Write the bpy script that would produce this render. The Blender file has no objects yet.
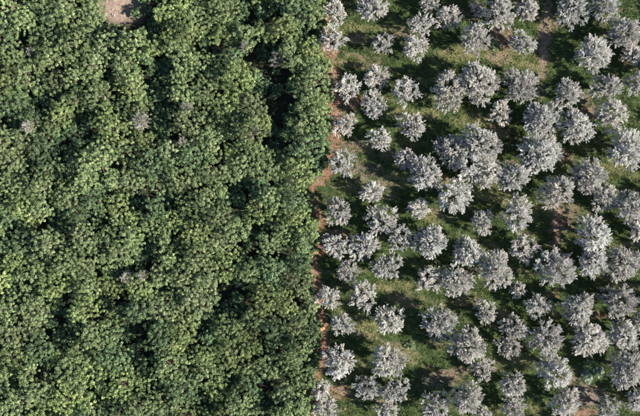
import bpy, math, random
import numpy as np
from mathutils import Vector

random.seed(11)
rng = np.random.default_rng(11)
R = math.radians
scene = bpy.context.scene
col = scene.collection

# ------------------------------------------------------------------ camera
S = 0.164            # metres per photo pixel on the ground
H = 120.0            # height of the drone above the ground
cam_d = bpy.data.cameras.new('camera')
cam = bpy.data.objects.new('camera', cam_d)
col.objects.link(cam)
cam.location = (0, 0, H)
cam.rotation_euler = (0, 0, 0)
cam_d.sensor_width = 36.0
cam_d.lens = 36.0 * H / (640 * S)
cam_d.clip_start = 1.0
cam_d.clip_end = 2000.0
scene.camera = cam

# ------------------------------------------------------------------ light
SUN_EL, SUN_AZ = 33.0, -17.0          # azimuth counter-clockwise from +X (picture right)
w = bpy.data.worlds.new('World')
scene.world = w
w.use_nodes = True
nt = w.node_tree
sky = nt.nodes.new('ShaderNodeTexSky')
sky.sky_type = 'NISHITA'
sky.sun_disc = False
sky.sun_elevation = R(SUN_EL)
sky.sun_rotation = R(90.0 - SUN_AZ)
sky.altitude = 200
sky.air_density = 1.0
sky.dust_density = 0.4
sky.ozone_density = 2.0
bgn = nt.nodes['Background']
nt.links.new(sky.outputs[0], bgn.inputs[0])
bgn.inputs[1].default_value = 0.068
sd = bpy.data.lights.new('sun', 'SUN')
sd.energy = 5.0
sd.angle = R(0.5)
sd.color = (1.0, 0.93, 0.83)
sun = bpy.data.objects.new('sun', sd)
col.objects.link(sun)
d = Vector((math.cos(R(SUN_EL)) * math.cos(R(SUN_AZ)), math.cos(R(SUN_EL)) * math.sin(R(SUN_AZ)), math.sin(R(SUN_EL))))
sun.rotation_euler = (-d).to_track_quat('-Z', 'Y').to_euler()
sun.location = d * 80

vs = scene.view_settings
vs.view_transform = 'Standard'
vs.look = 'None'
vs.exposure = 1.52
vs.gamma = 1.0
vs.use_curve_mapping = False
scene.cycles.max_bounces = 6
scene.cycles.diffuse_bounces = 3
scene.cycles.transmission_bounces = 4


# ------------------------------------------------------------------ helpers
def at(px, py, z=0.0):
    """photo pixel -> world point on the level plane at height z"""
    k = S * (H - z) / H
    return (px - 320) * k, (208 - py) * k


_lat = np.random.default_rng(5).random((256, 256))


def vnoise(x, y, f, seed=0):
    x = np.asarray(x, float) * f + 37.1 * seed + 500
    y = np.asarray(y, float) * f + 71.7 * seed + 500
    xi, yi = np.floor(x).astype(int), np.floor(y).astype(int)
    u, v = x - xi, y - yi
    u, v = u * u * (3 - 2 * u), v * v * (3 - 2 * v)
    g = lambda a, b: _lat[a & 255, b & 255]
    return (g(xi, yi) * (1 - u) * (1 - v) + g(xi + 1, yi) * u * (1 - v)
            + g(xi, yi + 1) * (1 - u) * v + g(xi + 1, yi + 1) * u * v)


def fbm(x, y, f, seed=0, o=4):
    s, a, t = 0, 1.0, 0
    for i in range(o):
        s = s + a * vnoise(x, y, f * 2 ** i, seed + i)
        t += a
        a *= 0.5
    return s / t


def mesh_np(name, V, F, mat, face_attr=None, smooth=False):
    """V (n,3), F (m,k) arrays -> mesh"""
    me = bpy.data.meshes.new(name)
    k = F.shape[1]
    me.vertices.add(len(V))
    me.vertices.foreach_set('co', np.ascontiguousarray(V, np.float32).ravel())
    me.loops.add(F.size)
    me.loops.foreach_set('vertex_index', np.ascontiguousarray(F, np.int32).ravel())
    me.polygons.add(len(F))
    me.polygons.foreach_set('loop_start', np.arange(0, F.size, k, dtype=np.int32))
    me.update(calc_edges=True)
    me.validate()
    if face_attr:
        for an, av in face_attr.items():
            a = me.attributes.new(an, 'FLOAT', 'FACE')
            a.data.foreach_set('value', np.ascontiguousarray(av, np.float32))
    if smooth:
        me.polygons.foreach_set('use_smooth', np.ones(len(F), bool))
    me.materials.append(mat)
    return me


def add(name, me, parent=None):
    o = bpy.data.objects.new(name, me)
    col.objects.link(o)
    if parent:
        o.parent = parent
    return o


def tag(o, label=None, cat=None, group=None, kind=None):
    for k, v in (('label', label), ('category', cat), ('group', group), ('kind', kind)):
        if v:
            o[k] = v
    return o


# ------------------------------------------------------------------ materials
def leaf_material(name, c_dark, c_mid, c_light, transl=0.22, rough=0.55, spec=0.25):
    m = bpy.data.materials.new(name)
    m.use_nodes = True
    t = m.node_tree
    N, L = t.nodes, t.links
    N.clear()
    out = N.new('ShaderNodeOutputMaterial')
    at_ = N.new('ShaderNodeAttribute')
    at_.attribute_name = 'leaf_tint'
    ramp = N.new('ShaderNodeValToRGB')
    ramp.color_ramp.elements[0].position = 0.0
    ramp.color_ramp.elements[0].color = (*c_dark, 1)
    ramp.color_ramp.elements[1].position = 1.0
    ramp.color_ramp.elements[1].color = (*c_light, 1)
    e = ramp.color_ramp.elements.new(0.5)
    e.color = (*c_mid, 1)
    L.new(at_.outputs['Fac'], ramp.inputs[0])
    oi = N.new('ShaderNodeObjectInfo')
    mul = N.new('ShaderNodeMix')
    mul.data_type = 'RGBA'
    mul.blend_type = 'MULTIPLY'
    mul.inputs[0].default_value = 1.0
    L.new(ramp.outputs[0], mul.inputs[6])
    L.new(oi.outputs['Color'], mul.inputs[7])
    p = N.new('ShaderNodeBsdfPrincipled')
    p.inputs['Roughness'].default_value = rough
    p.inputs['Specular IOR Level'].default_value = spec
    L.new(mul.outputs[2], p.inputs['Base Color'])
    tr = N.new('ShaderNodeBsdfTranslucent')
    L.new(mul.outputs[2], tr.inputs['Color'])
    mx = N.new('ShaderNodeMixShader')
    mx.inputs[0].default_value = transl
    L.new(p.outputs[0], mx.inputs[1])
    L.new(tr.outputs[0], mx.inputs[2])
    L.new(mx.outputs[0], out.inputs[0])
    return m


def bark_material(name, c1, c2):
    m = bpy.data.materials.new(name)
    m.use_nodes = True
    t = m.node_tree
    N, L = t.nodes, t.links
    p = N['Principled BSDF']
    p.inputs['Roughness'].default_value = 0.9
    tc = N.new('ShaderNodeTexCoord')
    no = N.new('ShaderNodeTexNoise')
    no.inputs['Scale'].default_value = 9
    no.inputs['Detail'].default_value = 6
    L.new(tc.outputs['Object'], no.inputs['Vector'])
    r = N.new('ShaderNodeValToRGB')
    r.color_ramp.elements[0].position = 0.35
    r.color_ramp.elements[0].color = (*c1, 1)
    r.color_ramp.elements[1].position = 0.65
    r.color_ramp.elements[1].color = (*c2, 1)
    L.new(no.outputs[0], r.inputs[0])
    L.new(r.outputs[0], p.inputs['Base Color'])
    b = N.new('ShaderNodeBump')
    b.inputs['Strength'].default_value = 0.6
    b.inputs['Distance'].default_value = 0.05
    L.new(no.outputs[0], b.inputs['Height'])
    L.new(b.outputs[0], p.inputs['Normal'])
    return m


M_OLIVE = leaf_material('olive_leaf', (0.22, 0.217, 0.195), (0.51, 0.498, 0.46), (0.76, 0.742, 0.69), 0.15, 0.6, 0.2)
M_FOREST = leaf_material('forest_leaf', (0.038, 0.068, 0.028), (0.15, 0.208, 0.088), (0.36, 0.425, 0.20), 0.05, 0.5, 0.25)
M_GREY = leaf_material('grey_twig_leaf', (0.13, 0.14, 0.10), (0.31, 0.31, 0.26), (0.52, 0.505, 0.45), 0.1)
M_BARK = bark_material('grey_bark', (0.09, 0.075, 0.06), (0.22, 0.19, 0.16))
M_BARK2 = bark_material('brown_bark', (0.05, 0.038, 0.028), (0.14, 0.11, 0.08))


# ------------------------------------------------------------------ ground
EDGE_Y = [-80, 0, 40, 70, 100, 140, 160, 175, 185, 200, 220, 240, 260, 280, 300, 320, 350, 380, 400, 416, 500]
EDGE_X = [318, 320, 325, 328, 330, 330, 326, 320, 310, 309, 317, 317, 312, 310, 315, 318, 319, 316, 311, 309, 306]


def edge_x(py):
    return np.interp(py, EDGE_Y, EDGE_X)


# bare earth: photo x, y, half-width, half-height, strength, redness (0 brown-mauve .. 1 orange)
SOIL = [(322, 18, 5, 16, 1, 1), (324, 48, 5, 12, .9, .8), (333, 82, 8, 16, 1, .9), (345, 100, 18, 8, .9, .7), (336, 118, 9, 14, .9, .7),
        (334, 145, 7, 10, .9, .8), (352, 148, 14, 7, .7, .3), (328, 168, 6, 8, .8, .8), (317, 180, 8, 5, .8, .5), (317, 216, 9, 5, 1, 1),
        (318, 250, 8, 10, .9, .9), (314, 274, 6, 16, .9, .8), (318, 288, 6, 8, .9, 1), (320, 322, 6, 10, 1, 1), (321, 342, 6, 14, .9, .9), (324, 352, 5, 10, .9, .9),
        (338, 394, 12, 8, .8, .6), (358, 380, 10, 5, .4, .5),
        (547, 10, 5, 30, .9, .3), (543, 50, 5, 30, .85, .25), (541, 80, 4, 16, .7, .2), (502, 38, 12, 14, .8, .4), (500, 57, 12, 7, .6, .4), (470, 12, 12, 7, .6, .5),
        (497, 131, 11, 6, .6, .5), (488, 128, 8, 4, .7, .4), (564, 158, 10, 8, .6, .5), (587, 110, 7, 8, .7, .4), (558, 220, 5, 26, .9, .45), (557, 250, 5, 14, .9, .45),
        (568, 218, 10, 14, .6, .3), (470, 272, 5, 5, .6, .6), (449, 374, 22, 5, .75, .3), (440, 383, 18, 7, .7, .15), (590, 395, 14, 11, .9, .1), (572, 382, 12, 7, .6, .3),
        (586, 414, 12, 5, .8, .6), (602, 316, 8, 3, .6, .8), (553, 296, 8, 4, .6, .7), (378, 150, 16, 8, .5, .2), (365, 170, 18, 8, .6, .15), (380, 190, 14, 10, .5, .2),
        (480, 220, 6, 4, .5, .3), (350, 96, 12, 5, .8, .9), (370, 62, 12, 8, .4, .3), (610, 78, 6, 5, .5, .4), (405, 36, 12, 7, .5, .3), (360, 38, 12, 6, .5, .3),
        (468, 300, 12, 5, .5, .4), (400, 300, 14, 6, .5, .2), (398, 346, 14, 5, .5, .3), (585, 100, 8, 5, .6, .3),
        *[(float(np.interp(yy, EDGE_Y, EDGE_X)) + 4, yy, 3.6, 9, .85, 1) for yy in range(-10, 430, 13)],
        (116, 8, 18, 13, .95, .2), (140, 4, 12, 8, .8, .3), (132, 18, 16, 8, .8, .2)]
# pale dry grass / fresh green patches
DRY = [(465, 52, 22, 8), (505, 62, 14, 6), (350, 28, 22, 5), (380, 32, 14, 5), (350, 62, 16, 7), (395, 112, 14, 7), (470, 120, 26, 6), (425, 114, 12, 6),
       (500, 195, 26, 10), (440, 180, 10, 6), (610, 168, 12, 9), (605, 20, 12, 5), (365, 330, 14, 14), (395, 285, 18, 6), (410, 300, 18, 6), (380, 345, 18, 6),
       (410, 355, 12, 10), (470, 296, 16, 5), (540, 210, 16, 6), (440, 345, 10, 6), (525, 362, 14, 8), (500, 368, 12, 5), (538, 405, 10, 10), (360, 365, 6, 5),
       (620, 288, 20, 5), (350, 185, 16, 8), (398, 180, 14, 6), (425, 215, 14, 6), (445, 300, 10, 5), (620, 395, 10, 5), (495, 408, 10, 5), (538, 60, 14, 6)]


def fields(X, Y):
    """soil cover, redness, dryness of the ground at world x, y"""
    px, py = X / S + 320, 208 - Y / S
    wob = (fbm(X, Y, 0.35, 3) - .5) * 9 + (fbm(X, Y, 1.7, 5, 2) - .5) * 7
    wob2 = (fbm(X, Y, 0.35, 9) - .5) * 9 + (fbm(X, Y, 1.7, 11, 2) - .5) * 7
    soil, red = np.zeros_like(X), np.full_like(X, 0.25)
    for (a, b, hx, hy, s, r) in SOIL:
        q = ((px + wob - a) / hx) ** 2 + ((py + wob2 - b) / hy) ** 2
        g = s * np.clip(1.45 - q * 0.75, 0, 1)
        red = np.where(g > soil, r, red)
        soil = np.maximum(soil, g)
    dry = np.zeros_like(X)
    for (a, b, hx, hy) in DRY:
        q = ((px + wob2 - a) / hx) ** 2 + ((py + wob - b) / hy) ** 2
        dry = np.maximum(dry, np.clip(1.4 - q * 0.7, 0, 1))
    # paler and barer streaks running gently down to the right
    ca, sa = math.cos(R(-15)), math.sin(R(-15))
    u, v = X * ca + Y * sa, -X * sa + Y * ca
    streak = fbm(u * 0.16, v, 1.3, 21, 3)
    soil = np.maximum(soil, np.clip((streak - .62) * 4, 0, .5) * (fbm(X, Y, .12, 30, 2) > .5))
    dry = np.clip(dry * .8 + (streak - .5) * 1.7 + (fbm(X, Y, .18, 14) - .55) * 1.1, 0, 1)
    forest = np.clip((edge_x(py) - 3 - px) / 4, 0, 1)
    clear = np.clip(1.5 - ((px + wob - 124) / 26) ** 2 - ((py + wob2 - 6) / 18) ** 2, 0, 1)
    return soil, red, dry, forest * (1 - clear), clear


def relief(X, Y):
    return (fbm(X, Y, 0.07, 40, 3) - .5) * 0.5 + (fbm(X, Y, 0.9, 44, 2) - .5) * 0.10


xs = np.concatenate([np.linspace(-900, -90, 14), np.arange(-72, 72.1, 0.42), np.linspace(90, 900, 14)])
ys = np.concatenate([np.linspace(-900, -70, 14), np.arange(-52, 52.1, 0.42), np.linspace(70, 900, 14)])
GX, GY = np.meshgrid(xs, ys, indexing='xy')
GZ = relief(GX, GY)
ny, nx = GX.shape
idx = np.arange(nx * ny).reshape(ny, nx)
F = np.stack([idx[:-1, :-1], idx[:-1, 1:], idx[1:, 1:], idx[1:, :-1]], -1).reshape(-1, 4)
V = np.stack([GX, GY, GZ], -1).reshape(-1, 3)


def ground_material():
    m = bpy.data.materials.new('orchard_ground')
    m.use_nodes = True
    t = m.node_tree
    N, L = t.nodes, t.links
    p = N['Principled BSDF']
    p.inputs['Roughness'].default_value = 0.95
    p.inputs['Specular IOR Level'].default_value = 0.1

    def attr(n):
        a = N.new('ShaderNodeAttribute')
        a.attribute_name = n
        return a.outputs['Fac']

    def noise(s, det=5):
        g = N.new('ShaderNodeNewGeometry')
        n = N.new('ShaderNodeTexNoise')
        n.inputs['Scale'].default_value = s
        n.inputs['Detail'].default_value = det
        L.new(g.outputs['Position'], n.inputs['Vector'])
        return n.outputs[0]

    def mix(f, a, b):
        x = N.new('ShaderNodeMix')
        x.data_type = 'RGBA'
        for s, v in ((x.inputs[0], f), (x.inputs[6], a), (x.inputs[7], b)):
            if isinstance(v, tuple):
                s.default_value = (*v, 1)
            elif isinstance(v, float):
                s.default_value = v
            else:
                L.new(v, s)
        return x.outputs[2]

    def ramp(f, a, b):
        x = N.new('ShaderNodeMapRange')
        x.inputs[1].default_value = a
        x.inputs[2].default_value = b
        L.new(f, x.inputs[0])
        return x.outputs[0]
    n1, n2 = ramp(noise(1.6), .3, .7), ramp(noise(6.0), .3, .7)
    green = mix(n1, (0.024, 0.042, 0.015), (0.065, 0.09, 0.033))
    dry = mix(n2, (0.07, 0.07, 0.033), (0.19, 0.17, 0.085))
    grass = mix(attr('dry'), green, dry)
    brown = mix(n2, (0.085, 0.066, 0.058), (0.20, 0.16, 0.14))
    orange = mix(n2, (0.13, 0.055, 0.038), (0.34, 0.15, 0.09))
    soil = mix(attr('red'), brown, orange)
    n3 = ramp(noise(14.0, 6), .35, .65)
    pale = mix(n3, mix(n1, (0.10, 0.07, 0.055), (0.20, 0.14, 0.11)), mix(n1, (0.24, 0.18, 0.145), (0.42, 0.33, 0.28)))
    soil = mix(attr('clearing'), mix(n3, soil, mix(n1, soil, (0.20, 0.16, 0.13))), pale)
    ground = mix(attr('soil'), grass, soil)
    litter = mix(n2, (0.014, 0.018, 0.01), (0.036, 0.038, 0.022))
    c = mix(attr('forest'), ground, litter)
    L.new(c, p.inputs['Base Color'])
    b = N.new('ShaderNodeBump')
    b.inputs['Strength'].default_value = 0.8
    b.inputs['Distance'].default_value = 0.12
    L.new(noise(4.0, 8), b.inputs['Height'])
    L.new(b.outputs[0], p.inputs['Normal'])
    return m


me = mesh_np('ground', V, F, ground_material(), smooth=True)
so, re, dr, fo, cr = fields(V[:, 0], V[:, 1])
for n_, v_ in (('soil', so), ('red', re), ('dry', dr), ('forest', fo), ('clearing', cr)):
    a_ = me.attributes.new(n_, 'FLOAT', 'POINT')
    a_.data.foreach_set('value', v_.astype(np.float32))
ground = tag(add('ground', me), kind='structure')


# ------------------------------------------------------------------ foliage meshes
def unit(v):
    return v / np.maximum(np.linalg.norm(v, axis=-1, keepdims=True), 1e-9)


def leaves_mesh(name, base, direc, normal, length, width, tint, mat):
    """one diamond leaf per row"""
    side = unit(np.cross(direc, normal))
    l, wd = length[:, None], width[:, None]
    a = base
    b = base + direc * l * .5 + side * wd * .5
    c = base + direc * l
    e = base + direc * l * .5 - side * wd * .5
    V = np.stack([a, b, c, e], 1).reshape(-1, 3)
    F = np.arange(len(V)).reshape(-1, 4)
    return mesh_np(name, V, F, mat, {'leaf_tint': tint})


def tube(path, radii, n=6):
    path = np.asarray(path, float)
    V, F = [], []
    for i, p in enumerate(path):
        t = unit((path[min(i + 1, len(path) - 1)] - path[max(i - 1, 0)])[None])[0]
        a = unit(np.cross(t, [0.3, 1, 0.1])[None])[0]
        b = np.cross(t, a)
        for k in range(n):
            th = 2 * math.pi * k / n
            V.append(p + radii[i] * (math.cos(th) * a + math.sin(th) * b))
    for i in range(len(path) - 1):
        for k in range(n):
            F.append((i * n + k, i * n + (k + 1) % n, (i + 1) * n + (k + 1) % n, (i + 1) * n + k))
    V.append(path[-1])
    for k in range(n):
        F.append(((len(path) - 1) * n + k, (len(path) - 1) * n + (k + 1) % n, len(V) - 1, len(V) - 1))
    return np.array(V), F


def join_tubes(name, tubes, mat):
    me = bpy.data.meshes.new(name)
    V, F, o = [], [], 0
    for v, f in tubes:
        V.extend(map(tuple, v))
        F.extend([tuple(dict.fromkeys(i + o for i in q)) for q in f])
        o += len(v)
    me.from_pydata(V, [], F)
    me.polygons.foreach_set('use_smooth', np.ones(len(me.polygons), bool))
    me.materials.append(mat)
    return me


def wood(name, h0, crown_pts, r0, mat, g):
    """trunk mesh and branch mesh reaching towards some of the tuft centres"""
    lean = g.normal(0, .12, 2)
    top = np.array([lean[0], lean[1], h0])
    tr = tube([(0, 0, -.25), (lean[0] * .2, lean[1] * .2, h0 * .35), (lean[0] * .6 + .05, lean[1] * .6, h0 * .7), top],
              [r0 * 1.5, r0 * 1.05, r0 * .9, r0 * .8], 8)
    br = []
    pick = crown_pts[g.choice(len(crown_pts), min(26, len(crown_pts)), replace=False)]
    for q in pick:
        mid = top * .55 + q * .45 + np.array([g.normal(0, .15), g.normal(0, .15), -.12])
        br.append(tube([top - [0, 0, .12], top * .8 + mid * .2, mid, q], [r0 * .5, r0 * .4, r0 * .24, r0 * .06], 5))
    return join_tubes(name + '_trunk', [tr], mat), join_tubes(name + '_branches', br, mat)


def fib_dirs(n, g, zmin=-.3):
    i = np.arange(n) + .5
    z = 1 - (1 - zmin) * i / n
    th = i * 2.399963 + g.random() * 6.28
    r = np.sqrt(np.maximum(0, 1 - z * z))
    dd = np.stack([r * np.cos(th), r * np.sin(th), z], -1)
    return unit(dd + g.normal(0, .07, dd.shape))


def make_olive(Rr, g, mat=None, grey=False):
    """silver olive: shoots bristling outwards from a ragged round crown"""
    mat = mat or M_OLIVE
    hc = Rr * .55 + .75                 # crown centre height
    ht = Rr * .78                       # crown half height
    nl = int(g.integers(4, 7))
    ang0 = g.random() * 6.28
    lop = g.uniform(0, 6.28)                                   # the thin side of the crown
    thin = g.uniform(.75, 1.15)
    lobes = [(np.array([g.normal(0, .1), g.normal(0, .1), .28]) * Rr, Rr * g.uniform(.45, .6))]
    for k in range(nl):
        th = ang0 + 6.28 * k / nl + g.normal(0, .3)
        rr = Rr * g.uniform(.34, .58) * (1 - .18 * max(0, math.cos(th - lop)))
        lobes.append((np.array([rr * math.cos(th), rr * math.sin(th), g.uniform(-.15, .22) * Rr]), Rr * g.uniform(.28, .44)))
    SB, SA, LT = [], [], []
    for i, (c, lr) in enumerate(lobes):
        n = max(7, int(15 * lr * lr * thin))
        dd = fib_dirs(n, g, -.35)
        P = c + dd * lr * g.uniform(.45, .85, (n, 1))
        keep = np.ones(n, bool)
        for j, (c2, r2) in enumerate(lobes):
            if j != i:
                keep &= np.linalg.norm(P - c2, axis=1) > r2 * .5
        SB.append(P[keep])
        SA.append(unit(.75 * dd[keep] + .5 * unit(P[keep]) + np.array([0, 0, .28]) + g.normal(0, .2, P[keep].shape)))
        LT.append(np.full(int(keep.sum()), g.normal(0, .07)))
    SB, SA, LT = np.concatenate(SB), np.concatenate(SA), np.concatenate(LT)
    m = 8                                                       # shoots in a spray
    si = np.repeat(np.arange(len(SB)), m)
    A = unit(SA[si] + g.normal(0, .34, (len(si), 3)))
    T = SB[si] + A * g.uniform(0, .12, (len(si), 1)) + g.normal(0, .07, (len(si), 3))
    T = T + np.array([0, 0, hc])
    nT = len(T)
    k = 56 if not grey else 22
    sl = g.uniform(.24, .76, nT) * (.75 + .12 * Rr)
    sr = g.uniform(.02, .07, nT)
    tt = np.clip(LT[si] + g.normal(.52, .12, len(SB))[si] + g.normal(0, .12, nT), .05, .98)
    ti = np.repeat(np.arange(nT), k)
    u = g.random(len(ti)) ** .8
    ax = A[ti]
    rad = g.normal(0, 1, (len(ti), 3))
    rad = unit(rad - (rad * ax).sum(1, keepdims=True) * ax)
    base = T[ti] + ax * (u * sl[ti])[:, None] + rad * (sr[ti] * g.random(len(ti)))[:, None]
    direc = unit(ax * .85 + rad * g.uniform(.2, .9, (len(ti), 1)) + g.normal(0, .2, ax.shape))
    nor = unit(rad + ax * .35 + g.normal(0, .4, ax.shape) + np.array([0, 0, .3]))
    tint = np.clip(tt[ti] + g.normal(0, .14, len(ti)) + .2 * (u - .5), 0, 1)
    crown = leaves_mesh('olive_crown', base, direc, nor, g.uniform(.09, .16, len(ti)), g.uniform(.03, .052, len(ti)), tint, mat)
    tr, br = wood('olive', hc * .55, T, .15 + .03 * Rr, M_BARK, g)
    return tr, br, crown


def make_broadleaf(Rr, hgt, g):
    """rounded evergreen broadleaf: lobed dome of small leaf puffs"""
    lobes = [(np.array([0, 0, hgt - Rr * .75]), Rr * .58)]
    nl = int(g.integers(6, 10))
    a0 = g.random() * 6.28
    for k in range(nl):
        th = a0 + 6.28 * k / nl + g.normal(0, .35)
        rr = Rr * g.uniform(.45, .95)
        lobes.append((np.array([rr * math.cos(th), rr * math.sin(th), hgt - Rr * (g.uniform(.55, .85) + .85 * (rr / Rr) ** 2)]), Rr * g.uniform(.28, .46)))
    T, A = [], []
    for i, (c, lr) in enumerate(lobes):
        n = max(6, int(2 * math.pi * 1.45 * lr * lr / .64))
        dd = fib_dirs(n, g, -.5)
        P = c + dd * (lr * g.uniform(.70, 1.12, (n, 1)) + g.choice([-.15, .1, .45], (n, 1)))
        keep = np.ones(n, bool)
        for j, (c2, r2) in enumerate(lobes):
            if j != i:
                keep &= np.linalg.norm(P - c2, axis=1) > r2 * .70
        T.append(P[keep])
        A.append(dd[keep])
        d2 = fib_dirs(max(3, n // 4), g, -.2)                 # inner foliage, in the crown's own shade
        T.append(c + d2 * lr * g.uniform(.15, .40, (len(d2), 1)))
        A.append(d2)
    T, A = np.concatenate(T), np.concatenate(A)
    nT, k = len(T), 88
    tr_ = g.uniform(.15, .35, nT)
    tt = np.clip(g.normal(.5, .17, nT), .0, 1)
    ti = np.repeat(np.arange(nT), k)
    q = unit(g.normal(0, 1, (len(ti), 3)) + A[ti] * .6 + np.array([0, 0, .25]))
    base = T[ti] + q * (tr_[ti] * g.uniform(.55, 1.0, len(ti)))[:, None]
    direc = unit(g.normal(0, 1, q.shape) + q * .2)
    nor = unit(q + g.normal(0, .25, q.shape))
    tint = np.clip(tt[ti] + g.normal(0, .09, len(ti)), 0, 1)
    crown = leaves_mesh('broadleaf_crown', base, direc, nor, g.uniform(.09, .16, len(ti)), g.uniform(.06, .10, len(ti)), tint, M_FOREST)
    tr, br = wood('broadleaf', max(.5, hgt - Rr * 1.5), T, .10 + .04 * Rr, M_BARK2, g)
    return tr, br, crown


g = np.random.default_rng(77)
OLIVE = {s: [make_olive(s, g) for _ in range(6)] for s in (1.4, 2.1, 2.6, 3.0)}
FOREST = {s: [make_broadleaf(s, h, g) for h in hs] for s, hs in
          ((1.3, (3.4, 3.8, 4.2)), (1.9, (4.6, 5.0, 5.4, 5.0)), (2.5, (5.2, 5.8, 6.2, 5.6)), (3.0, (5.8, 6.4, 6.8)))}
SHRUB = [make_broadleaf(.8, h, g) for h in (1.3, 1.6, 1.9)]
GREYS = [make_olive(1.3, g, M_GREY, True) for _ in range(3)]


def place_tree(name, parts, x, y, scale, rot, tint, label, cat, group, names=('trunk', 'branches', 'crown'), zs=1.0):
    root = bpy.data.objects.new(name, None)
    root.empty_display_size = .5
    col.objects.link(root)
    root.location = (x, y, float(relief(np.array([x]), np.array([y]))[0]))
    root.rotation_euler = (0, 0, rot)
    root.scale = (scale * random.uniform(.92, 1.1), scale * random.uniform(.92, 1.1), scale * zs)
    for n_, m_ in zip(names, parts):
        o = add(n_, m_, root)
        if n_ == names[-1]:
            o.color = (*tint, 1)
    return tag(root, label, cat, group)


ORD = ['first', 'second', 'third', 'fourth', 'fifth', 'sixth', 'seventh', 'eighth', 'ninth', 'tenth', 'eleventh', 'twelfth',
       'thirteenth', 'fourteenth', 'fifteenth', 'sixteenth', 'seventeenth', 'eighteenth', 'nineteenth', 'twentieth', 'twenty-first', 'twenty-second', 'twenty-third', 'twenty-fourth', 'twenty-fifth', 'twenty-sixth']


ORD += [f'{t}-{u}' for t in ('thirty', 'forty', 'fifty') for u in ORD[:9]]


def row_words(items, n_rows, left='the left'):
    """(px, py) -> 'third from the left in the fifth row from the top', counted among the items themselves"""
    rows = {}
    for t in items:
        rows.setdefault(min(max(int(t[1] / 416 * n_rows), 0), n_rows - 1), []).append((t[0], t[1]))
    out = {}
    for k, (rk, ps) in enumerate(sorted(rows.items())):
        for i, p in enumerate(sorted(ps)):
            out[p] = f'{ORD[i]} from left in {ORD[k]} row'
    return out


# ------------------------------------------------------------------ olive orchard
OL = [(335, 10, 13), (333, 41, 14), (374, 7, 15), (382, 45, 12), (428, 3, 12), (420, 25, 12), (415, 48, 14), (448, 17, 13), (497, 15, 17), (478, 11, 9),
      (476, 41, 16), (525, 43, 13), (526, 11, 11), (574, 12, 17), (604, 8, 16), (625, 32, 17), (634, 53, 12), (596, 52, 19),
      (347, 86, 13), (376, 78, 13), (404, 92, 15), (373, 107, 14), (345, 124, 13), (380, 139, 13), (412, 126, 15),
      (446, 91, 18), (479, 83, 19), (522, 86, 20), (500, 112, 12), (567, 95, 16), (605, 87, 15), (636, 82, 12),
      (542, 118, 19), (576, 127, 17), (609, 117, 17), (629, 147, 19), (341, 164, 14), (405, 159, 11), (424, 174, 17), (371, 192, 11), (337, 210, 15), (418, 208, 10),
      (453, 151, 18), (480, 146, 20), (470, 168, 17), (488, 172, 16), (456, 198, 18), (515, 176, 16), (538, 153, 20), (554, 190, 17), (588, 176, 17), (605, 198, 15), (631, 206, 16),
      (336, 246, 14), (364, 245, 14), (382, 220, 15), (399, 236, 14), (386, 267, 15), (346, 272, 13), (430, 242, 16), (483, 224, 13), (519, 214, 17),
      (468, 252, 16), (495, 268, 19), (522, 249, 14), (428, 278, 14), (456, 281, 16), (592, 235, 18), (557, 268, 20), (594, 265, 16), (623, 263, 17), (638, 231, 11),
      (328, 297, 12), (362, 294, 15), (342, 324, 12), (390, 320, 15), (518, 290, 8), (486, 312, 13), (437, 322, 18), (467, 345, 18), (514, 327, 13), (509, 345, 13),
      (537, 306, 13), (577, 308, 17), (621, 300, 17), (547, 337, 17), (588, 339, 18), (624, 335, 16), (640, 322, 9),
      (338, 363, 16), (387, 360, 18), (366, 387, 14), (395, 391, 15), (321, 390, 10), (325, 410, 13), (388, 409, 12), (483, 369, 12), (515, 386, 14),
      (467, 398, 17), (437, 404, 15), (515, 409, 13), (484, 414, 8), (555, 369, 18), (564, 403, 16), (627, 370, 20), (607, 408, 12), (637, 400, 12)]

edge_l = sorted([t for t in OL if t[0] - edge_x(t[1]) < 32], key=lambda t: t[1])
top_l = sorted([t for t in OL if t[1] - t[2] < 1 and t not in edge_l])
bot_l = sorted([t for t in OL if t[1] + t[2] > 415 and t not in edge_l])
right_l = sorted([t for t in OL if t[0] + t[2] > 639 and t not in top_l + bot_l], key=lambda t: t[1])


OLW = row_words([t for t in OL if t not in edge_l + top_l + bot_l + right_l], 11)


def size_word(r):
    return 'small' if r < 12 else 'medium-sized' if r < 15.5 else 'large' if r < 18.5 else 'very large'


def olive_label(t):
    s = size_word(t[2])
    if t in edge_l:
        return f'{s} silver-grey olive tree along the forest edge, {ORD[edge_l.index(t)]} from the top'
    if t in top_l:
        return f'{s} silver-grey olive tree cut by the top picture edge, {ORD[top_l.index(t)]} from the left'
    if t in bot_l:
        return f'{s} silver-grey olive tree cut by the bottom picture edge, {ORD[bot_l.index(t)]} from the left'
    if t in right_l:
        return f'{s} silver-grey olive tree cut by the right picture edge, {ORD[right_l.index(t)]} from the top'
    return f'{s} silver-grey olive tree in the orchard, {OLW[t[0], t[1]]} down'


def olive(t, label, group):
    px, py, r = t
    rm = r * S * .935
    key = min(OLIVE, key=lambda k: abs(k - rm))
    parts = random.choice(OLIVE[key])
    co = np.empty(len(parts[2].vertices) * 3, np.float32)
    parts[2].vertices.foreach_get('co', co)
    sc = rm / float(np.percentile(np.hypot(co[0::3], co[1::3]), 94))      # crown radius as in the photograph
    x, y = at(px, py, key * .9 * sc + .4)
    k = random.uniform(.82, 1.1)
    hue = random.uniform(-.02, .018)
    place_tree('olive_tree', parts, x, y, sc, random.uniform(0, 6.28), (k * (1 + hue), k, k * (1.0 - hue)), label,
               'olive tree', group, zs=random.uniform(.95, 1.15))


for t in OL:
    olive(t, olive_label(t), 'olive trees of the orchard')
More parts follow.
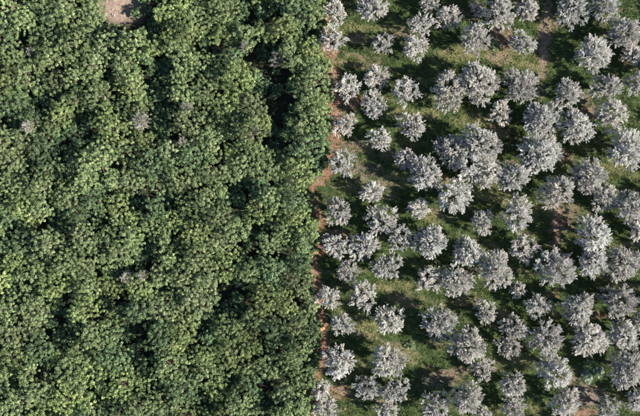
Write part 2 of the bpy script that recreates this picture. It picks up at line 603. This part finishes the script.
# the orchard goes on outside the frame
ring = []
for i in range(900):
    px, py, r = random.uniform(318, 720), random.uniform(-60, 476), random.uniform(12, 18)
    if px < edge_x(py) + 12 or (px < 640 + r + 1 and -r - 1 < py < 416 + r + 1):
        continue
    if all(math.hypot(px - a, py - b) > .95 * (r + c) for a, b, c in ring + OL):
        ring.append((px, py, r))
for t in ring:
    olive(t, 'silver-grey olive tree of the orchard beyond the picture edge', 'olive trees beyond the picture edge')

# ------------------------------------------------------------------ forest
CROWNS = [(87, 11, 14), (135, 43, 17), (163, 12, 9), (192, 10, 12), (222, 33, 12), (296, 8, 15), (283, 27, 15), (312, 14, 11), (310, 48, 13), (313, 84, 16), (313, 118, 14), (311, 146, 17),
          (168, 38, 10), (180, 52, 15), (197, 64, 14), (236, 76, 15), (205, 91, 14), (188, 123, 17), (221, 112, 10), (250, 134, 16), (132, 85, 14), (139, 104, 9),
          (62, 112, 11), (72, 98, 11), (112, 125, 16), (124, 148, 17), (92, 60, 14), (45, 20, 15), (20, 20, 14), (50, 55, 14), (5, 160, 13), (9, 186, 14), (20, 206, 13),
          (240, 166, 14), (271, 200, 14), (300, 172, 15), (293, 199, 14), (299, 222, 14), (284, 232, 11), (306, 237, 11), (270, 245, 11), (300, 262, 11), (296, 284, 13), (286, 305, 13),
          (310, 308, 8), (311, 333, 10), (298, 325, 12), (300, 350, 14), (262, 300, 15), (255, 320, 12), (303, 380, 13), (298, 404, 12), (240, 405, 14), (225, 330, 14), (160, 310, 16),
          (120, 250, 15), (130, 235, 12), (85, 310, 13), (92, 335, 14), (60, 165, 12), (100, 95, 12), (312, 65, 11), (300, 130, 9), (303, 103, 10), (318, 104, 9), (302, 66, 8), (296, 152, 9), (322, 128, 7), (322, 32, 5), (300, 245, 8), (306, 292, 7)]
GAPS = [(121, 27, 4), (135, 21, 5), (150, 27, 6), (155, 74, 10), (153, 92, 10), (166, 112, 8), (166, 130, 7), (268, 55, 10), (262, 82, 10), (280, 88, 9), (285, 118, 8), (280, 133, 8), (226, 130, 6),
        (73, 120, 8), (86, 124, 9), (70, 130, 6), (37, 100, 7), (17, 168, 6), (66, 151, 7), (79, 153, 5), (243, 12, 9), (258, 10, 9), (236, 22, 7), (172, 200, 7), (140, 201, 7), (236, 186, 7), (240, 199, 8),
        (279, 145, 6), (56, 222, 8), (98, 222, 5), (148, 252, 9), (140, 264, 7), (126, 266, 4), (179, 247, 7), (257, 238, 8), (249, 246, 7), (280, 246, 4), (15, 297, 6),
        (50, 322, 8), (62, 330, 9), (60, 341, 7), (70, 314, 5), (118, 310, 6), (130, 332, 8), (134, 350, 9), (140, 374, 8), (212, 318, 8), (214, 300, 6), (232, 298, 8), (242, 310, 7), (270, 346, 6),
        (231, 386, 7), (262, 400, 7), (96, 396, 6), (10, 380, 5), (206, 411, 7), (205, 45, 5), (215, 60, 5), (110, 75, 5), (196, 100, 4), (160, 395, 4), (190, 350, 3)]
CLEAR = (128, 7, 25, 16)
GREY = [(33, 52, 5), (141, 121, 9), (183, 142, 5), (245, 47, 5), (276, 60, 7), (29, 127, 6), (127, 277, 6), (143, 275, 5), (187, 107, 6)]

trees = [(a, b, c, True) for a, b, c in CROWNS]


def in_clear(px, py, r):
    return ((px - CLEAR[0]) / (CLEAR[2] + r)) ** 2 + ((py - CLEAR[1]) / (CLEAR[3] + r)) ** 2 < 1


for rr in ((14, 17), (12, 15), (10, 13), (8, 11), (7, 8.5)):
    for i in range(5000):
        px, py, r = random.uniform(-36, 330), random.uniform(-36, 452), random.uniform(*rr)
        if px + r * .75 > edge_x(py) or in_clear(px, py, r * .9):
            continue
        if any(math.hypot(px - a, py - b) < 1.35 * c + .8 * r for a, b, c in GAPS):
            continue
        if any(math.hypot(px - a, py - b) < c + .45 * r for a, b, c in GREY):
            continue
        if all(math.hypot(px - a, py - b) > .785 * (r + c) for a, b, c, _ in trees):
            trees.append((px, py, r, False))


def forest_tint(px, py):
    v = float(vnoise(px, py, 1 / 45, 60))
    k = random.uniform(.78, 1.2) + (v - .5) * .3
    z = random.random()
    if z < .25:
        return (k * 1.12, k * 1.10, k * .95), 'yellow-green'
    if z < .42:
        return (k * 1.04, k * 1.0, k * 1.08), 'grey-green'
    if z < .58:
        return (k * .66, k * .76, k * .82), 'dark green'
    return (k, k, k), 'mid green'


FW = row_words([t for t in trees if -t[2] < t[0] and -t[2] < t[1] < 416 + t[2]], 17)
for (px, py, r, hand) in sorted(trees, key=lambda t: (t[1], t[0])):
    rm = r * S * 1.06
    key = min(FOREST, key=lambda k: abs(k - rm))
    parts = random.choice(FOREST[key])
    sc = rm / key
    z = {1.3: 3.0, 1.9: 4.0, 2.5: 4.6, 3.0: 5.0}[key] * sc
    x, y = at(px, py, z)
    tint, word = forest_tint(px, py)
    tall = any(0 < px - a < c + r + 12 and -8 < py - b < c + r for a, b, c in GAPS) and not in_clear(px - 30, py, 14)
    seen = -r < px and -r < py < 416 + r
    sw = 'small' if r < 10 else 'broad' if r > 14 else 'medium-sized'
    lab = (f'{sw} {word} forest tree, {FW[px, py]} from the top' if seen
           else 'green forest tree beyond the picture edge')
    place_tree('forest_tree', parts, x, y, sc, random.uniform(0, 6.28), tint, lab, 'tree',
               'trees of the dense forest' if seen else 'forest trees beyond the picture edge', zs=random.uniform(.8, 1.22) * (1.2 if tall else 1))
N_FOREST = len(trees)

GW = row_words(GREY, 6)
for (px, py, r) in GREY:
    zc = 3.2
    x, y = at(px, py, zc)
    parts = GREYS[random.randrange(3)]
    k = random.uniform(.9, 1.1)
    o = place_tree('grey_tree', parts, x, y, r * S / 1.3, random.uniform(0, 6.28), (k, k, k),
                   f'pale grey bare-looking tree in the forest, {GW[px, py]} of such', 'tree', 'grey trees scattered in the forest',
                   names=('trunk', 'branches', 'crown'), zs=3.2 * 5 / max(r, 5))

shr = []
for (a, b, c) in GAPS:
    for i in range(0 if in_clear(a, b, 12) else 14):
        th, q = random.uniform(0, 6.28), random.uniform(0, c)
        px, py, r = a + q * math.cos(th), b + q * math.sin(th), random.uniform(3.5, 6)
        if all(math.hypot(px - e, py - f) > .85 * (r + h) for e, f, h in shr):
            shr.append((px, py, r))
for i in range(5000):                                  # undergrowth wherever the canopy leaves an opening
    py = random.uniform(0, 416)
    px, r = random.uniform(0, float(edge_x(py)) - 4), random.uniform(4, 6.5)
    if (not in_clear(px, py, 5) and all(math.hypot(px - e, py - f) > .92 * h + .25 * r for e, f, h, _ in trees) and len(shr) < 225
            and all(math.hypot(px - e, py - f) > .85 * (r + h) for e, f, h in shr)):
        shr.append((px, py, r))
for t in ((136, 12, 4), (147, 9, 3.5), (143, 1, 3.5)):
    shr.append(t)
ES = []
for i in range(400):
    py = random.uniform(-10, 426)
    px, r = float(edge_x(py)) + random.uniform(-7, 2.5), random.uniform(2.5, 5)
    if all(math.hypot(px - e, py - f) > 1.3 * (r + h) for e, f, h in ES) and all(math.hypot(px - e, py - f) > .7 * r + h for e, f, h in OL):
        ES.append((px, py, r))
EW = row_words(ES, 8)
for (px, py, r) in ES:
    x, y = at(px, py, .8)
    k = random.uniform(.7, 1.1)
    place_tree('shrub', SHRUB[random.randrange(3)], x, y, r * S / .8, random.uniform(0, 6.28), (k, k, k * .95),
               f'low shrub at the foot of the forest edge, {EW[px, py]}', 'shrub', 'shrubs along the forest edge', names=('stem', 'branches', 'foliage'))
SW = row_words([t for t in shr if not in_clear(t[0], t[1], 0)], 24)
CW = row_words([t for t in shr if in_clear(t[0], t[1], 0)], 20)
for (px, py, r) in shr:
    x, y = at(px, py, 1.2)
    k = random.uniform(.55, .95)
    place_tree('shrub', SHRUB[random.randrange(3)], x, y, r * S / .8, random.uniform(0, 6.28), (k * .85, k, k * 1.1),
               f'low green shrub in a shaded forest gap, {SW[px, py]}' if not in_clear(px, py, 0) else f'small green shrub on the bare clearing, {CW[px, py]}',
               'shrub', 'shrubs in the forest gaps', names=('stem', 'branches', 'foliage'))
for (px, py, r, wd) in ((591, 366, 6, 'rounded green bush on the grass at lower right of the orchard'),
                        (599, 371, 4.5, 'small grey-green bush touching the right side of a rounded green bush'),
                        (587, 377, 5, 'low grey-green bush just below a rounded green bush'),
                        (411, 346, 4, 'low green bush on dry grass in the lower left of the orchard'),
                        (496, 46, 4, 'small green bush on bare earth near the top of the orchard')):
    x, y = at(px, py, .8)
    place_tree('shrub', SHRUB[random.randrange(3)], x, y, r * S / .85, random.uniform(0, 6.28), (1, 1, 1) if 'grey' not in wd else (1.3, 1.25, 2.0),
               wd, 'shrub', 'bushes on the orchard grass', names=('stem', 'branches', 'foliage'), zs=.7)


# ------------------------------------------------------------------ grass
def grass_material():
    m = leaf_material('grass_blade', (0.032, 0.06, 0.019), (0.095, 0.13, 0.042), (0.26, 0.26, 0.115), .15, .6, .15)
    return m


nc, per = 46000, 7                       # clumps of grass, tufts in a clump
CX, CY = rng.uniform(-5, 62, nc), rng.uniform(-42, 42, nc)
cs = rng.uniform(.06, .22, nc)
ci = np.repeat(np.arange(nc), per)
n = nc * per
X = CX[ci] + rng.normal(0, 1, n) * cs[ci]
Y = CY[ci] + rng.normal(0, 1, n) * cs[ci]
c_tint = rng.normal(0, .17, nc)[ci]
c_high = rng.uniform(.6, 1.5, nc)[ci]
so, re, dr, fo, cr = fields(X, Y)
cl = fbm(X, Y, 1.1, 70, 3)
keep = (rng.random(n) < (1 - .9 * so) * np.clip(.5 + (cl - .4) * 3.2, .15, 1)) & (fo < .5)
X, Y, dr, cl, c_tint, c_high = X[keep], Y[keep], dr[keep], cl[keep], c_tint[keep], c_high[keep]
k = 3
ti = np.repeat(np.arange(len(X)), k)
base = np.stack([X, Y, relief(X, Y) - .02], -1)[ti] + np.concatenate([rng.normal(0, .05, (len(ti), 2)), np.zeros((len(ti), 1))], 1)
th = rng.uniform(0, 6.283, len(ti))
el = rng.uniform(.35, 1.1, len(ti))
di = np.stack([np.cos(th) * np.cos(el), np.sin(th) * np.cos(el), np.sin(el)], -1)
no = np.stack([-np.cos(th) * np.sin(el), -np.sin(th) * np.sin(el), np.cos(el)], -1)
ct = c_tint[ti]
tint = np.clip(.20 + .60 * dr[ti] + ct + rng.normal(0, .14, len(ti)), 0, 1)
gm = leaves_mesh('grass', base, di, no, rng.uniform(.14, .34, len(ti)) * c_high[ti], rng.uniform(.04, .085, len(ti)), tint, grass_material())
tag(add('grass', gm), 'patchy green and straw-coloured grass growing between the olive trees', 'grass', None, 'stuff')

# ------------------------------------------------------------------ orange earth mounds along the forest edge
def earth_material():
    m = bark_material('orange_earth', (0.24, 0.10, 0.06), (0.44, 0.21, 0.13))
    m.node_tree.nodes['Principled BSDF'].inputs['Roughness'].default_value = 1
    return m


M_EARTH = earth_material()


def mound(g):
    n, rings = 12, 4
    V, F = [(0, 0, .34)], []
    for j in range(1, rings + 1):
        q = j / rings
        for i in range(n):
            th = 6.283 * i / n
            rr = q * (1 + g.normal(0, .10))
            V.append((rr * math.cos(th), rr * math.sin(th) * .8, .34 * (1 - q ** 1.6) + g.normal(0, .035) - (.1 if j == rings else 0)))
    for i in range(n):
        F.append((0, 1 + i, 1 + (i + 1) % n))
        for j in range(rings - 1):
            a, b = 1 + j * n + i, 1 + j * n + (i + 1) % n
            F.append((a, a + n, b + n, b))
    m = bpy.data.meshes.new('earth_mound')
    m.from_pydata(V, [], F)
    m.polygons.foreach_set('use_smooth', np.ones(len(m.polygons), bool))
    m.materials.append(M_EARTH)
    return m


MOUNDS = [mound(g) for _ in range(4)]
HEAPS = ((319.5, 321, 4.2), (321, 328, 4.5), (324, 340, 2.6), (325, 349, 2.8), (323.5, 355, 2.2), (313, 284, 3.5), (314, 290, 3), (316, 216, 4), (315, 251, 4),
                                 (314, 279, 2.4), (324, 20, 4), (345, 409, 1.8), (517, 270, 1.8), (595.5, 387, 2), (428, 367, 2))
HW = row_words(HEAPS, 16)
for i, (px, py, r) in enumerate(HEAPS):
    x, y = at(px, py, 0)
    o = add('earth_mound', MOUNDS[i % 4])
    o.location = (x, y, float(relief(np.array([x]), np.array([y]))[0]) + .02)
    o.rotation_euler = (0, 0, random.uniform(0, 6.28))
    o.scale = (r * S,) * 3
    tag(o, f'small heap of orange-red bare earth, {HW[px, py]} of heaps', 'earth mound', 'orange earth heaps')
M_STONE = bark_material('pale_stone', (0.16, 0.14, 0.125), (0.34, 0.30, 0.275))
STONE = []
for j in range(3):
    m_ = MOUNDS[j].copy()
    m_.name = 'stone'
    m_.materials.clear()
    m_.materials.append(M_STONE)
    STONE.append(m_)
STONES = [(random.uniform(106, 130), random.uniform(1, 22), random.uniform(.7, 1.8)) for _ in range(8)]
TW = row_words(STONES, 60)
for i, (px, py, r) in enumerate(STONES):
    x, y = at(px, py, 0)
    o = add('stone', STONE[i % 3])
    o.location = (x, y, float(relief(np.array([x]), np.array([y]))[0]) + .02)
    o.rotation_euler = (random.uniform(-.2, .2), random.uniform(-.2, .2), random.uniform(0, 6.28))
    o.scale = (r * S, r * S * random.uniform(.6, 1), r * S * 1.3)
    tag(o, f'pale stone on the bare clearing, {TW[px, py]}', 'stone', 'stones on the clearing')
print('forest', N_FOREST, 'in view', sum(1 for t in trees if -t[2] < t[0] and -t[2] < t[1] < 416 + t[2]), 'olives', len(OL), len(ring), 'shrubs', len(shr))
